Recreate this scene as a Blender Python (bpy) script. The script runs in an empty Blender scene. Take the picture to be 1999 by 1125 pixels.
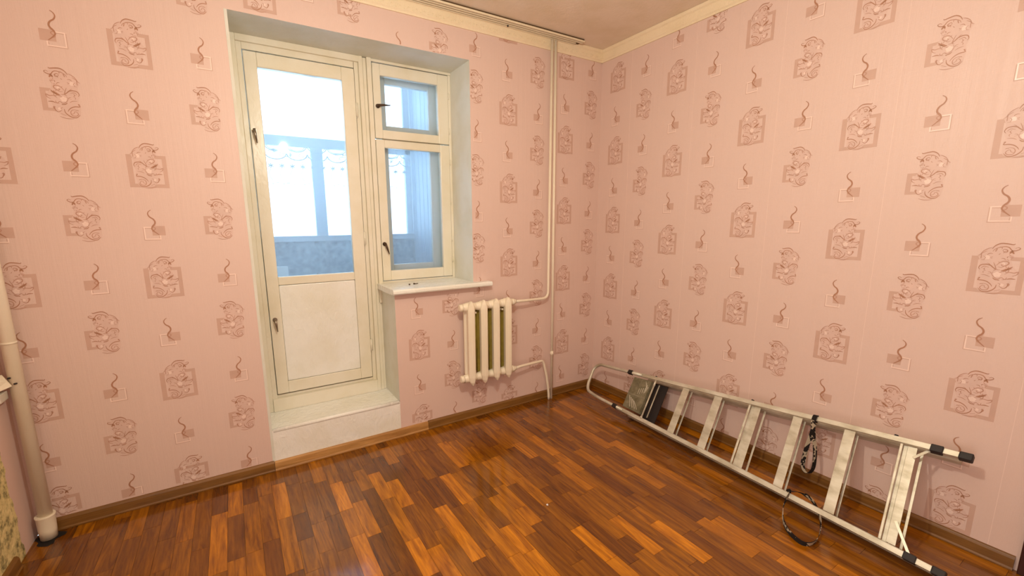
import bpy, math, random
from mathutils import Vector, Matrix
rnd = random.Random(7)
scene = bpy.context.scene
COL = scene.collection

# ------------------------------------------------------------------ camera, world, lights, exposure
cam_d = bpy.data.cameras.new('camera')
cam = bpy.data.objects.new('camera', cam_d)
COL.objects.link(cam)
CR, CU, CF = (0.853389, -0.521197, -0.008958), (0.09946, 0.145935, 0.984282), (0.511698, 0.840866, -0.176377)
m = Matrix.Identity(4)
for i in range(3):
    m[i][0] = CR[i]; m[i][1] = CU[i]; m[i][2] = -CF[i]
m[0][3], m[1][3], m[2][3] = -2.672386, -2.717918, 1.458689
cam.matrix_world = m
cam_d.sensor_width = 36.0
cam_d.lens = 36.0 * 837.68 / 1999
cam_d.shift_x = 32.06 / 1999
cam_d.shift_y = 21.97 / 1999
cam_d.clip_start = 0.02
scene.camera = cam
scene.view_settings.view_transform = 'Standard'
scene.view_settings.look = 'None'
scene.view_settings.gamma = 1
scene.view_settings.use_curve_mapping = False
scene.view_settings.exposure = 0.0

world = bpy.data.worlds.new('world'); scene.world = world
world.use_nodes = True
bg = world.node_tree.nodes['Background']
bg.inputs['Color'].default_value = (0.64, 0.84, 1.0, 1)
bg.inputs['Strength'].default_value = 8.0

def add_light(name, kind, loc, energy, color, size=0.1, rot=None, size_y=None):
    d = bpy.data.lights.new(name, kind)
    d.energy = energy; d.color = color
    if kind == 'AREA':
        d.size = size
        if size_y: d.shape = 'RECTANGLE'; d.size_y = size_y
    else: d.shadow_soft_size = size
    o = bpy.data.objects.new(name, d); COL.objects.link(o)
    o.location = loc
    if rot: o.rotation_euler = rot
    return o
# the ceiling lamp in the middle of the room (above the frame) and an unseen fill light added left of the camera
add_light('ceiling_lamp_light', 'POINT', (-2.1, -1.9, 2.28), 72, (1.0, 0.96, 0.80), 0.035)
add_light('side_fill_light', 'AREA', (-3.56, -2.75, 0.95), 20, (1.0, 0.97, 0.95), 0.85, Vector((-1, -.12, 0)).to_track_quat('Z', 'Y').to_euler(), 1.9)

# ------------------------------------------------------------------ helpers
def srgb(h):
    if isinstance(h, str):
        h = tuple(int(h[i:i+2], 16) for i in (0, 2, 4))
    return tuple((c/255/12.92 if c/255 <= .04045 else ((c/255+.055)/1.055)**2.4) for c in h) + (1.0,)

class NT:
    def __init__(s, name):
        s.m = bpy.data.materials.new(name); s.m.use_nodes = True
        s.t = s.m.node_tree; s.n = s.t.nodes; s.l = s.t.links
        s.b = s.n['Principled BSDF']; s.out = s.n['Material Output']
    def node(s, t, **k):
        x = s.n.new(t)
        for a, v in k.items(): setattr(x, a, v)
        return x
    def link(s, a, b): s.l.new(a, b)
    def coord(s, scale=(1, 1, 1), kind='Object', add=None):
        tc = s.node('ShaderNodeTexCoord'); mp = s.node('ShaderNodeMapping')
        mp.inputs['Scale'].default_value = scale
        s.link(tc.outputs[kind], mp.inputs['Vector'])
        if add is not None: s.link(add, mp.inputs['Location'])
        return mp.outputs['Vector']
    def noise(s, vec, scale, detail=4, rough=.5, dist=0):
        x = s.node('ShaderNodeTexNoise')
        x.inputs['Scale'].default_value = scale; x.inputs['Detail'].default_value = detail
        x.inputs['Roughness'].default_value = rough; x.inputs['Distortion'].default_value = dist
        s.link(vec, x.inputs['Vector']); return x.outputs['Fac']
    def ramp(s, fac, stops):
        r = s.node('ShaderNodeValToRGB'); e = r.color_ramp.elements
        while len(e) < len(stops): e.new(.5)
        for q, (p, c) in zip(e, stops):
            q.position = p; q.color = c if len(c) == 4 else tuple(c) + (1,)
        s.link(fac, r.inputs['Fac']); return r.outputs['Color']
    def mix(s, a, b, fac, mode='MIX'):
        x = s.node('ShaderNodeMix', data_type='RGBA', blend_type=mode)
        for v, i in ((fac, 0), (a, 6), (b, 7)):
            if hasattr(v, 'is_linked') or hasattr(v, 'links'): s.link(v, x.inputs[i])
            else: x.inputs[i].default_value = v
        return x.outputs[2]
    def math(s, op, a, b=None, c=None):
        x = s.node('ShaderNodeMath', operation=op)
        for i, v in enumerate((a, b, c)):
            if v is None: continue
            if hasattr(v, 'links'): s.link(v, x.inputs[i])
            else: x.inputs[i].default_value = v
        return x.outputs[0]
    def bump(s, h, strength=.3, dist=.002, prev=None):
        x = s.node('ShaderNodeBump'); x.inputs['Strength'].default_value = strength
        x.inputs['Distance'].default_value = dist
        s.link(h, x.inputs['Height'])
        if prev is not None: s.link(prev, x.inputs['Normal'])
        s.link(x.outputs[0], s.b.inputs['Normal']); return x.outputs[0]
    def base(s, c, rough=.5, metal=0.0, spec=.5):
        if hasattr(c, 'links'): s.link(c, s.b.inputs['Base Color'])
        else: s.b.inputs['Base Color'].default_value = c
        if hasattr(rough, 'links'): s.link(rough, s.b.inputs['Roughness'])
        else: s.b.inputs['Roughness'].default_value = rough
        s.b.inputs['Metallic'].default_value = metal
        s.b.inputs['Specular IOR Level'].default_value = spec

BLACK, WHITE = (0, 0, 0, 1), (1, 1, 1, 1)

def paper_mat(name, tint, amount, axis):
    """embossed vinyl wallpaper: fine linen weave, broad vertical sheen stripes"""
    n = NT(name)
    v = n.coord()
    col = srgb(tint)
    fine = n.noise(n.coord((260, 260, 60)), 1.0, 2)
    c = n.mix(col, tuple(x*.90 for x in col[:3]) + (1,), n.math('MULTIPLY', fine, .6))
    blot = n.noise(v, 1.6, 3)
    c = n.mix(c, tuple(x*y for x, y in zip(col[:3], (.93, .95, .90))) + (1,), n.math('MULTIPLY', blot, amount))
    stripe = n.noise(n.coord((34, 34, 0.5)), 1.0, 3, .6)
    n.base(c, n.math('MULTIPLY_ADD', stripe, .30, .30), spec=.42)
    b1 = n.bump(stripe, .45, .0035)
    weave = n.math('ADD', n.noise(n.coord((420, 420, 24)), 1, 1), n.noise(n.coord((24, 24, 420)), 1, 1))
    n.bump(weave, .35, .0012, b1)
    return n.m
MAT = {}
MAT['paper'] = paper_mat('pink_wallpaper', (226, 197, 187), .7, 0)
def flat(name, col, rough=.5, metal=0.0, spec=.5, var=.06, scale=18, bump=0, bscale=60):
    n = NT(name); c = srgb(col)
    f = n.noise(n.coord(), scale, 4)
    cc = n.mix(tuple(min(1, x*(1+var)) for x in c[:3]) + (1,), tuple(x*(1-2*var) for x in c[:3]) + (1,), f)
    n.base(cc, rough, metal, spec)
    if bump: n.bump(n.noise(n.coord(), bscale, 3), bump, .003)
    return n.m
MAT['print_dark'] = flat('print_brown', (176, 126, 98), .45)
MAT['print_mid'] = flat('print_rose_brown', (190, 145, 124), .45)
MAT['print_band'] = flat('print_taupe_band', (206, 170, 154), .5)
MAT['print_petal'] = flat('print_pale_petal', (236, 210, 198), .4)
MAT['print_shade'] = flat('print_soft_shade', (220, 189, 177), .5)
MAT['print_line'] = flat('print_pale_line', (244, 218, 206), .35)

def paint_mat(name, col, rough, bs, strength, dirty=.25):
    n = NT(name); c = srgb(col)
    lump = n.noise(n.coord((1, 1, .55)), bs, 4, .55, .6)
    broad = n.noise(n.coord(), 5, 4)
    cc = n.mix(c, tuple(x*y for x, y in zip(c[:3], (.86, .83, .70))) + (1,), n.ramp(broad, [(.42, BLACK), (.72, (dirty*2, dirty*2, dirty*2))]))
    spots = n.ramp(n.noise(n.coord(), 34, 5, .7), [(.66, BLACK), (.74, (.5, .5, .5))])
    cc = n.mix(cc, srgb((150, 128, 84)), n.math('MULTIPLY', spots, dirty))
    n.base(cc, rough, spec=.5)
    n.bump(lump, strength, .006)
    return n.m
MAT['gloss_white'] = paint_mat('thick_white_gloss_paint', (240, 239, 232), .2, 34, 1.0)
MAT['frame_white'] = paint_mat('cream_frame_paint', (232, 226, 208), .3, 40, .22, .3)
MAT['outer_white'] = paint_mat('outer_sash_paint', (214, 208, 196), .4, 40, .2, .2)
MAT['reveal'] = paint_mat('reveal_whitewash', (222, 222, 212), .7, 30, .25, .35)
MAT['ceiling'] = paint_mat('ceiling_whitewash', (236, 220, 200), .9, 50, .3, .3)
MAT['cornice'] = paint_mat('cornice_cream', (240, 222, 190), .55, 120, .5, .2)
MAT['pipe_white'] = paint_mat('pipe_cream_paint', (238, 226, 204), .3, 60, .15, .15)
MAT['radiator'] = paint_mat('radiator_cream_paint', (240, 228, 205), .32, 60, .15, .15)
MAT['olive'] = flat('unpainted_olive_iron', (158, 138, 56), .5, .0, .4, .2, 30)
MAT['rail_white'] = flat('curtain_rail_plastic', (236, 222, 192), .35)
MAT['groove'] = flat('rail_groove_dark', (92, 70, 44), .8)
MAT['rubber'] = flat('black_rubber', (28, 20, 20), .6)
MAT['dark_metal'] = flat('dark_handle_metal', (88, 70, 56), .35, .8)
MAT['steel'] = flat('handle_steel', (150, 138, 124), .3, .9)
MAT['plaster_old'] = None
MAT['dark'] = flat('dark_gap', (16, 10, 6), .9)
MAT['casing'] = flat('dark_red_wood', (62, 24, 12), .35, 0, .5, .15, 8)

n = NT('worn_aluminium')
sc_ = n.noise(n.coord((8, 3, 8)), 2.2, 5, .6)
n.base(n.ramp(sc_, [(.3, srgb((170, 160, 136))), (.55, srgb((208, 202, 184))), (.8, srgb((226, 222, 208)))]),
       n.math('MULTIPLY_ADD', sc_, .2, .30), .35)
n.bump(n.noise(n.coord(), 160, 3), .08, .001)
MAT['alu'] = n.m
n = NT('dull_step_aluminium')
sc_ = n.noise(n.coord(), 24, 6, .7)
n.base(n.ramp(sc_, [(.35, srgb((104, 98, 74))), (.7, srgb((150, 144, 118)))]), .5, .35)
n.bump(sc_, .2, .001)
MAT['alu_dull'] = n.m

def wood_mat(name, dark, light, along='Y', rough=.3, use_tone=False):
    n = NT(name)
    sc = {'Y': (16, 1.4, 16), 'X': (1.4, 16, 16)}[along]
    add = None; tone = None
    if use_tone:
        at = n.node('ShaderNodeAttribute', attribute_name='tone')
        cx = n.node('ShaderNodeCombineXYZ')
        sep = n.node('ShaderNodeSeparateColor'); n.link(at.outputs['Color'], sep.inputs[0])
        n.link(n.math('MULTIPLY', sep.outputs[1], 40.0), cx.inputs[0]); n.link(n.math('MULTIPLY', sep.outputs[2], 37.0), cx.inputs[1])
        add = cx.outputs[0]; tone = sep.outputs[0]
    v = n.coord(sc, add=add)
    g1 = n.noise(v, 1.5, 6, .62, 1.6)
    g2 = n.noise(n.coord(tuple(a*5 for a in sc), add=add), 1.7, 3, .6)
    g = n.math('MULTIPLY_ADD', g1, .75, n.math('MULTIPLY', g2, .25))
    grain = n.ramp(g, [(.34, srgb(dark)), (.52, tuple((a+b)/2 for a, b in zip(srgb(dark), srgb(light)))), (.68, srgb(light))])
    if use_tone:
        t = n.ramp(tone, [(0, srgb((138, 104, 70))), (.5, srgb((190, 158, 110))), (1, srgb((255, 214, 150)))])
        grain = n.mix(grain, t, 1.0, 'MULTIPLY')
        grain = n.mix(grain, (2.0, 2.0, 2.0, 1), .0)
    n.base(grain, n.math('MULTIPLY_ADD', g2, .10, rough), spec=.45)
    if use_tone:
        n.b.inputs['Coat Weight'].default_value = .4; n.b.inputs['Coat Roughness'].default_value = .11
    n.bump(g2, .04, .001)
    return n.m
MAT['plank'] = wood_mat('laminate_strips', (130, 86, 4), (218, 164, 10), 'Y', .12, True)
MAT['base_x'] = wood_mat('skirting_brown', (104, 68, 26), (140, 98, 44), 'X', .35)
MAT['base_y'] = wood_mat('skirting_brown_side', (104, 68, 26), (140, 98, 44), 'Y', .35)
MAT['thresh'] = wood_mat('threshold_brown', (150, 104, 52), (200, 152, 92), 'X', .3)
MAT['subfloor'] = flat('subfloor_dark', (58, 32, 14), .8)

# left wall: wallpaper torn away to old yellow plaster
n = NT('torn_paper_and_plaster')
tc = n.node('ShaderNodeTexCoord'); sp = n.node('ShaderNodeSeparateXYZ'); n.link(tc.outputs['Object'], sp.inputs[0])
edge = n.math('MULTIPLY_ADD', n.noise(tc.outputs['Object'], 9, 4), .12, sp.outputs[1])
mask = n.math('LESS_THAN', edge, -.105)
mask2 = n.math('LESS_THAN', n.math('MULTIPLY_ADD', n.noise(tc.outputs['Object'], 7, 3), .1, sp.outputs[2]), .72)
mk = n.math('MULTIPLY', mask, mask2)
pl = n.ramp(n.noise(tc.outputs['Object'], 22, 6, .7), [(.36, srgb((118, 112, 74))), (.5, srgb((214, 198, 138))), (.66, srgb((240, 222, 162)))])
n.base(n.mix(srgb((218, 188, 176)), pl, mk), .75)
n.bump(n.math('MULTIPLY', n.noise(tc.outputs['Object'], 30, 5, .6), mk), .6, .01)
MAT['paper_left'] = n.m

# window glass: see-through with a faint sheen, plus a translucent veil imitating glare
n = NT('window_glass')
tr = n.node('ShaderNodeBsdfTransparent'); tr.inputs[0].default_value = (.93, .97, 1.0, 1)
gl = n.node('ShaderNodeBsdfGlossy'); gl.inputs['Roughness'].default_value = .02
fr = n.node('ShaderNodeFresnel'); fr.inputs[0].default_value = 1.45
mx = n.node('ShaderNodeMixShader')
n.link(fr.outputs[0], mx.inputs[0]); n.link(tr.outputs[0], mx.inputs[1]); n.link(gl.outputs[0], mx.inputs[2])
veil = n.node('ShaderNodeBsdfTranslucent'); veil.inputs[0].default_value = (.85, .88, .9, 1)
m2 = n.node('ShaderNodeMixShader')
veil_noise = n.noise(n.coord((1, 1, .4)), 6, 4)
n.link(n.math('MULTIPLY_ADD', veil_noise, .10, .06), m2.inputs[0])
n.link(mx.outputs[0], m2.inputs[1]); n.link(veil.outputs[0], m2.inputs[2])
n.link(m2.outputs[0], n.out.inputs['Surface'])
MAT['glass'] = n.m
def sheer(name, col, opac):
    n = NT(name)
    tr = n.node('ShaderNodeBsdfTransparent')
    di = n.node('ShaderNodeBsdfTranslucent'); di.inputs[0].default_value = srgb(col)
    d2 = n.node('ShaderNodeBsdfDiffuse'); d2.inputs[0].default_value = srgb(col)
    a = n.node('ShaderNodeMixShader'); a.inputs[0].default_value = .5
    n.link(di.outputs[0], a.inputs[1]); n.link(d2.outputs[0], a.inputs[2])
    mx = n.node('ShaderNodeMixShader')
    w = n.noise(n.coord((300, 300, 300)), 1, 1)
    n.link(n.math('MULTIPLY_ADD', w, .1, opac), mx.inputs[0])
    n.link(tr.outputs[0], mx.inputs[1]); n.link(a.outputs[0], mx.inputs[2])
    n.link(mx.outputs[0], n.out.inputs['Surface'])
    return n.m
MAT['tulle'] = sheer('tulle_net', (235, 240, 245), .16)
n = NT('lace_thread')
tr = n.node('ShaderNodeBsdfTransparent'); d2 = n.node('ShaderNodeBsdfDiffuse'); d2.inputs[0].default_value = srgb((176, 196, 206))
mx = n.node('ShaderNodeMixShader'); mx.inputs[0].default_value = .985
n.link(tr.outputs[0], mx.inputs[1]); n.link(d2.outputs[0], mx.inputs[2]); n.link(mx.outputs[0], n.out.inputs['Surface'])
MAT['lace'] = n.m
MAT['balc_paint'] = flat('balcony_white_paint', (206, 216, 226), .5, bump=.1)
MAT['balc_wall'] = flat('balcony_plank_paint', (196, 208, 222), .5, bump=.1)
MAT['balc_dark'] = flat('balcony_parapet_speckled', (176, 190, 200), .6, 0, .5, .42, 26, .3, 30)
MAT['balc_white'] = flat('balcony_white_plastic', (240, 242, 240), .4)

n = NT('printed_webbing')
vec = n.coord((1, 1, 1), 'UV')
blk = n.node('ShaderNodeTexVoronoi'); blk.inputs['Scale'].default_value = 1.0
n.link(n.coord((1.1, 26, 1), 'UV'), blk.inputs['Vector'])
sep = n.node('ShaderNodeSeparateColor'); n.link(blk.outputs['Color'], sep.inputs[0])
sw = n.noise(n.coord((1.6, 60, 1), 'UV'), 1, 2)
f = n.math('GREATER_THAN', n.math('MULTIPLY_ADD', sw, .9, n.math('MULTIPLY', sep.outputs[0], .6)), .80)
n.base(n.mix(srgb((34, 28, 26)), srgb((176, 162, 140)), f), .8, spec=.2)
MAT['strap'] = n.m

class MB:
    """collects geometry and links it as ONE mesh object"""
    def __init__(s): s.v, s.f, s.mi, s.sm, s.uv = [], [], [], [], {}
    def add(s, vs, fs, mi=0, smooth=False):
        o = len(s.v); s.v += [tuple(v) for v in vs]
        for f in fs: s.f.append(tuple(i+o for i in f)); s.mi.append(mi); s.sm.append(smooth)
        return o
    def box(s, a, b, mi=0):
        (x0, y0, z0), (x1, y1, z1) = a, b
        x0, x1 = sorted((x0, x1)); y0, y1 = sorted((y0, y1)); z0, z1 = sorted((z0, z1))
        s.add([(x0,y0,z0),(x1,y0,z0),(x1,y1,z0),(x0,y1,z0),(x0,y0,z1),(x1,y0,z1),(x1,y1,z1),(x0,y1,z1)],
              [(0,3,2,1),(4,5,6,7),(0,1,5,4),(1,2,6,5),(2,3,7,6),(3,0,4,7)], mi)
    def hexa(s, p, mi=0):
        """p: 8 points, bottom loop then top loop"""
        s.add(p, [(0,3,2,1),(4,5,6,7),(0,1,5,4),(1,2,6,5),(2,3,7,6),(3,0,4,7)], mi)
    def prism(s, poly, axis, a, b, mi=0, smooth=False):
        """poly: 2D outline swept along axis (0,1,2) from a to b"""
        def P(u, w, t):
            r = [0, 0, 0]; k = [i for i in range(3) if i != axis]
            r[k[0]], r[k[1]], r[axis] = u, w, t; return r
        n_ = len(poly)
        vs = [P(u, w, a) for u, w in poly] + [P(u, w, b) for u, w in poly]
        o = len(s.v)
        s.add(vs, [(i, (i+1) % n_, (i+1) % n_ + n_, i+n_) for i in range(n_)], mi, smooth)
        s.add([], [tuple(o-len(s.v)+i for i in range(n_))], mi) if False else None
        s.f.append(tuple(o+i for i in range(n_))); s.mi.append(mi); s.sm.append(False)
        s.f.append(tuple(o+n_+i for i in range(n_))[::-1]); s.mi.append(mi); s.sm.append(False)
    def tube(s, pts, r, seg=12, mi=0, cap=True, rad=None):
        pts = [Vector(p) for p in pts]; k = len(pts)
        t0 = (pts[1]-pts[0]).normalized()
        up = Vector((0, 0, 1)) if abs(t0.z) < .9 else Vector((1, 0, 0))
        nrm = t0.cross(up).normalized(); o = len(s.v)
        for i, p in enumerate(pts):
            t = (pts[min(i+1, k-1)] - pts[max(i-1, 0)]).normalized()
            nrm = (nrm - t*nrm.dot(t)).normalized(); bn = t.cross(nrm)
            rr = rad[i] if rad else r
            for j in range(seg):
                a = 2*math.pi*j/seg
                s.v.append(tuple(p + (nrm*math.cos(a) + bn*math.sin(a))*rr))
        for i in range(k-1):
            for j in range(seg):
                s.f.append((o+i*seg+j, o+i*seg+(j+1) % seg, o+(i+1)*seg+(j+1) % seg, o+(i+1)*seg+j)); s.mi.append(mi); s.sm.append(True)
        if cap:
            s.f.append(tuple(o+j for j in range(seg))[::-1]); s.mi.append(mi); s.sm.append(False)
            s.f.append(tuple(o+(k-1)*seg+j for j in range(seg))); s.mi.append(mi); s.sm.append(False)
    def build(s, name, mats, parent=None, bevel=0, **props):
        me = bpy.data.meshes.new(name); me.from_pydata(s.v, [], s.f)
        if not isinstance(mats, (list, tuple)): mats = [mats]
        for q in mats: me.materials.append(MAT[q] if isinstance(q, str) else q)
        me.polygons.foreach_set('material_index', s.mi); me.polygons.foreach_set('use_smooth', s.sm)
        if s.uv:
            ul = me.uv_layers.new(name='uv')
            for lp in me.loops: ul.data[lp.index].uv = s.uv.get(lp.vertex_index, (0, 0))
        me.update()
        o = bpy.data.objects.new(name, me); COL.objects.link(o)
        if parent is not None:
            o.parent = parent; o.matrix_parent_inverse = parent.matrix_world.inverted() if False else Matrix.Translation(-Vector(parent.location))
        if bevel:
            b = o.modifiers.new('bevel', 'BEVEL'); b.width = bevel; b.segments = 2; b.limit_method = 'ANGLE'
        for k_, v_ in props.items(): o[k_] = v_
        return o
def one(kind, *a, **k):
    b = MB(); getattr(b, kind)(*a, **k); return b
def empty(name, loc, **props):
    o = bpy.data.objects.new(name, None); COL.objects.link(o); o.location = loc
    o.empty_display_size = .05
    for k_, v_ in props.items(): o[k_] = v_
    return o
def smooth_path(pts, r=.03, n_=5):
    """round the corners of a polyline"""
    P = [Vector(p) for p in pts]; out = [P[0]]
    for i in range(1, len(P)-1):
        a, b, c = P[i-1], P[i], P[i+1]
        rr = min(r, (a-b).length*.49, (c-b).length*.49)
        p0 = b + (a-b).normalized()*rr; p1 = b + (c-b).normalized()*rr
        for k in range(n_+1):
            t = k/n_; out.append(p0*(1-t)**2 + b*2*t*(1-t) + p1*t*t)
    out.append(P[-1]); return out
def catmull(pts, n_=3):
    if len(pts) < 3: return pts
    P = [pts[0]] + list(pts) + [pts[-1]]; out = []
    for i in range(1, len(P)-2):
        p0, p1, p2, p3 = P[i-1], P[i], P[i+1], P[i+2]
        for k in range(n_):
            t = k/n_
            out.append(tuple(.5*((2*b) + (-a+c)*t + (2*a-5*b+4*c-d)*t*t + (-a+3*b-3*c+d)*t**3) for a, b, c, d in zip(p0, p1, p2, p3)))
    out.append(tuple(P[-2])); return out

# ------------------------------------------------------------------ wallpaper print, built into the wall meshes
STROKES = [(0.0025,0,[(-0.0082,0.0852),(-0.0012,0.0985),(0.0131,0.1081),(0.0302,0.1075),(0.0474,0.1043),(0.0502,0.1082)]),(0.0017,0,[(-0.0051,0.0749),(-0.0011,0.0842),(0.0117,0.0926),(0.0267,0.0958),(0.0372,0.0924),(0.0454,0.0813),(0.0555,0.0806),(0.0646,0.0861),(0.0656,0.0912),(0.0587,0.0934),(0.0535,0.0894)]),(0.0047,0,[(0.0413,0.0683),(0.0459,0.0775),(0.0522,0.0677)]),(0.0014,0,[(0.0211,0.0801),(0.0246,0.0854),(0.0336,0.082),(0.0329,0.0743),(0.0262,0.0734),(0.0211,0.0801)]),(0.0028,0,[(0.0125,0.0628),(0.0164,0.0677)]),(0.0047,1,[(0.0019,0.0752),(0.0055,0.0871)]),(0.0011,1,[(-0.0363,0.0679),(-0.0287,0.0789),(-0.0173,0.0874),(-0.0089,0.0904)]),(0.0011,1,[(-0.0352,0.0667),(-0.0351,0.0521),(-0.035,0.0441)]),(0.0011,1,[(-0.0457,0.0567),(-0.0388,0.0598),(-0.0352,0.0667),(-0.0278,0.0724),(-0.0212,0.0767)]),(0.0017,0,[(-0.0334,0.0388),(-0.0236,0.0395)]),(0.0014,0,[(-0.0086,0.0479),(-0.0031,0.0462)]),(0.0017,1,[(0.0111,0.0183),(0.0183,0.0293),(0.0277,0.0365),(0.0396,0.0361),(0.044,0.0287),(0.0383,0.0205),(0.0302,0.0172),(0.0244,0.022),(0.0309,0.0251)]),(0.0033,0,[(0.0261,-0.004),(0.0341,0.0006),(0.0467,0.0082),(0.0558,0.0155)]),(0.0017,0,[(0.0316,-0.0066),(0.044,0.0028),(0.055,0.009)]),(0.0021,0,[(-0.0319,-0.0012),(-0.0365,0.0064),(-0.0316,0.0176),(-0.0194,0.0212),(-0.0067,0.0195),(0.0034,0.0098),(0.0115,0.0013),(0.0049,-0.002)]),(0.0011,1,[(-0.0298,0.0043),(-0.0219,0.013),(-0.0071,0.0089)]),(0.0011,1,[(-0.0259,0.002),(-0.0207,0.0038)]),(0.0013,1,[(0.0024,0.0308),(0.0088,0.0155),(0.0131,0.0027),(0.0237,0.001)]),(0.0011,1,[(0.0072,-0.0057),(0.0033,-0.0167),(0.0103,-0.0292),(0.0217,-0.036),(0.0312,-0.0297),(0.0407,-0.0366),(0.0491,-0.0357)]),(0.0014,1,[(0.038,-0.0159),(0.0487,-0.0071),(0.0623,-0.0084),(0.0733,-0.0035),(0.0699,-0.0154),(0.0591,-0.0216)]),(0.0021,0,[(0.0458,-0.036),(0.0554,-0.0324),(0.069,-0.0335)]),(0.002,0,[(0.0071,-0.0322),(0.0151,-0.0393),(0.0275,-0.0406)]),(0.0028,0,[(0.0229,-0.0425),(0.0266,-0.0407)]),(0.002,0,[(-0.0337,-0.0365),(-0.0276,-0.0345),(-0.0327,-0.0445),(-0.0179,-0.0456),(-0.0047,-0.0508),(0.0055,-0.0604),(0.0102,-0.0692)]),(0.0013,1,[(-0.0212,-0.0622),(-0.0144,-0.0587),(-0.0031,-0.0627),(0.0018,-0.0729),(-0.0021,-0.0841),(-0.0146,-0.0857),(-0.0228,-0.0786),(-0.0202,-0.0702),(-0.0134,-0.0667),(-0.0092,-0.0715)]),(0.0022,0,[(-0.0282,-0.0793),(-0.0174,-0.0915),(-0.0029,-0.0923),(0.0105,-0.0852),(0.0196,-0.0734),(0.0213,-0.0599)]),(0.002,0,[(0.0178,-0.0869),(0.0343,-0.0795)]),(0.0015,0,[(0.0288,-0.0643),(0.0404,-0.0734),(0.0499,-0.067),(0.0528,-0.0509),(0.051,-0.0563)]),(0.0017,1,[(0.0481,-0.0541),(0.055,-0.0546),(0.0529,-0.064)]),(0.0011,1,[(-0.0057,-0.0981),(0.0194,-0.0987),(0.0394,-0.092)]),(0.001,1,[(0.0403,0.0567),(0.0491,0.0534),(0.0539,0.055)]),(0.0011,1,[(0.0456,0.0417),(0.0509,0.0523)]),(0.001,1,[(-0.0089,-0.0179),(0.0011,-0.0129)]),(0.001,1,[(-0.0264,-0.0222),(-0.0118,-0.0235),(-0.0002,-0.0303)])]
PETALS = [(-.018, .050, .009), (.018, -.018, .011), (.036, -.060, .006), (.030, .027, .005)]
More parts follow.
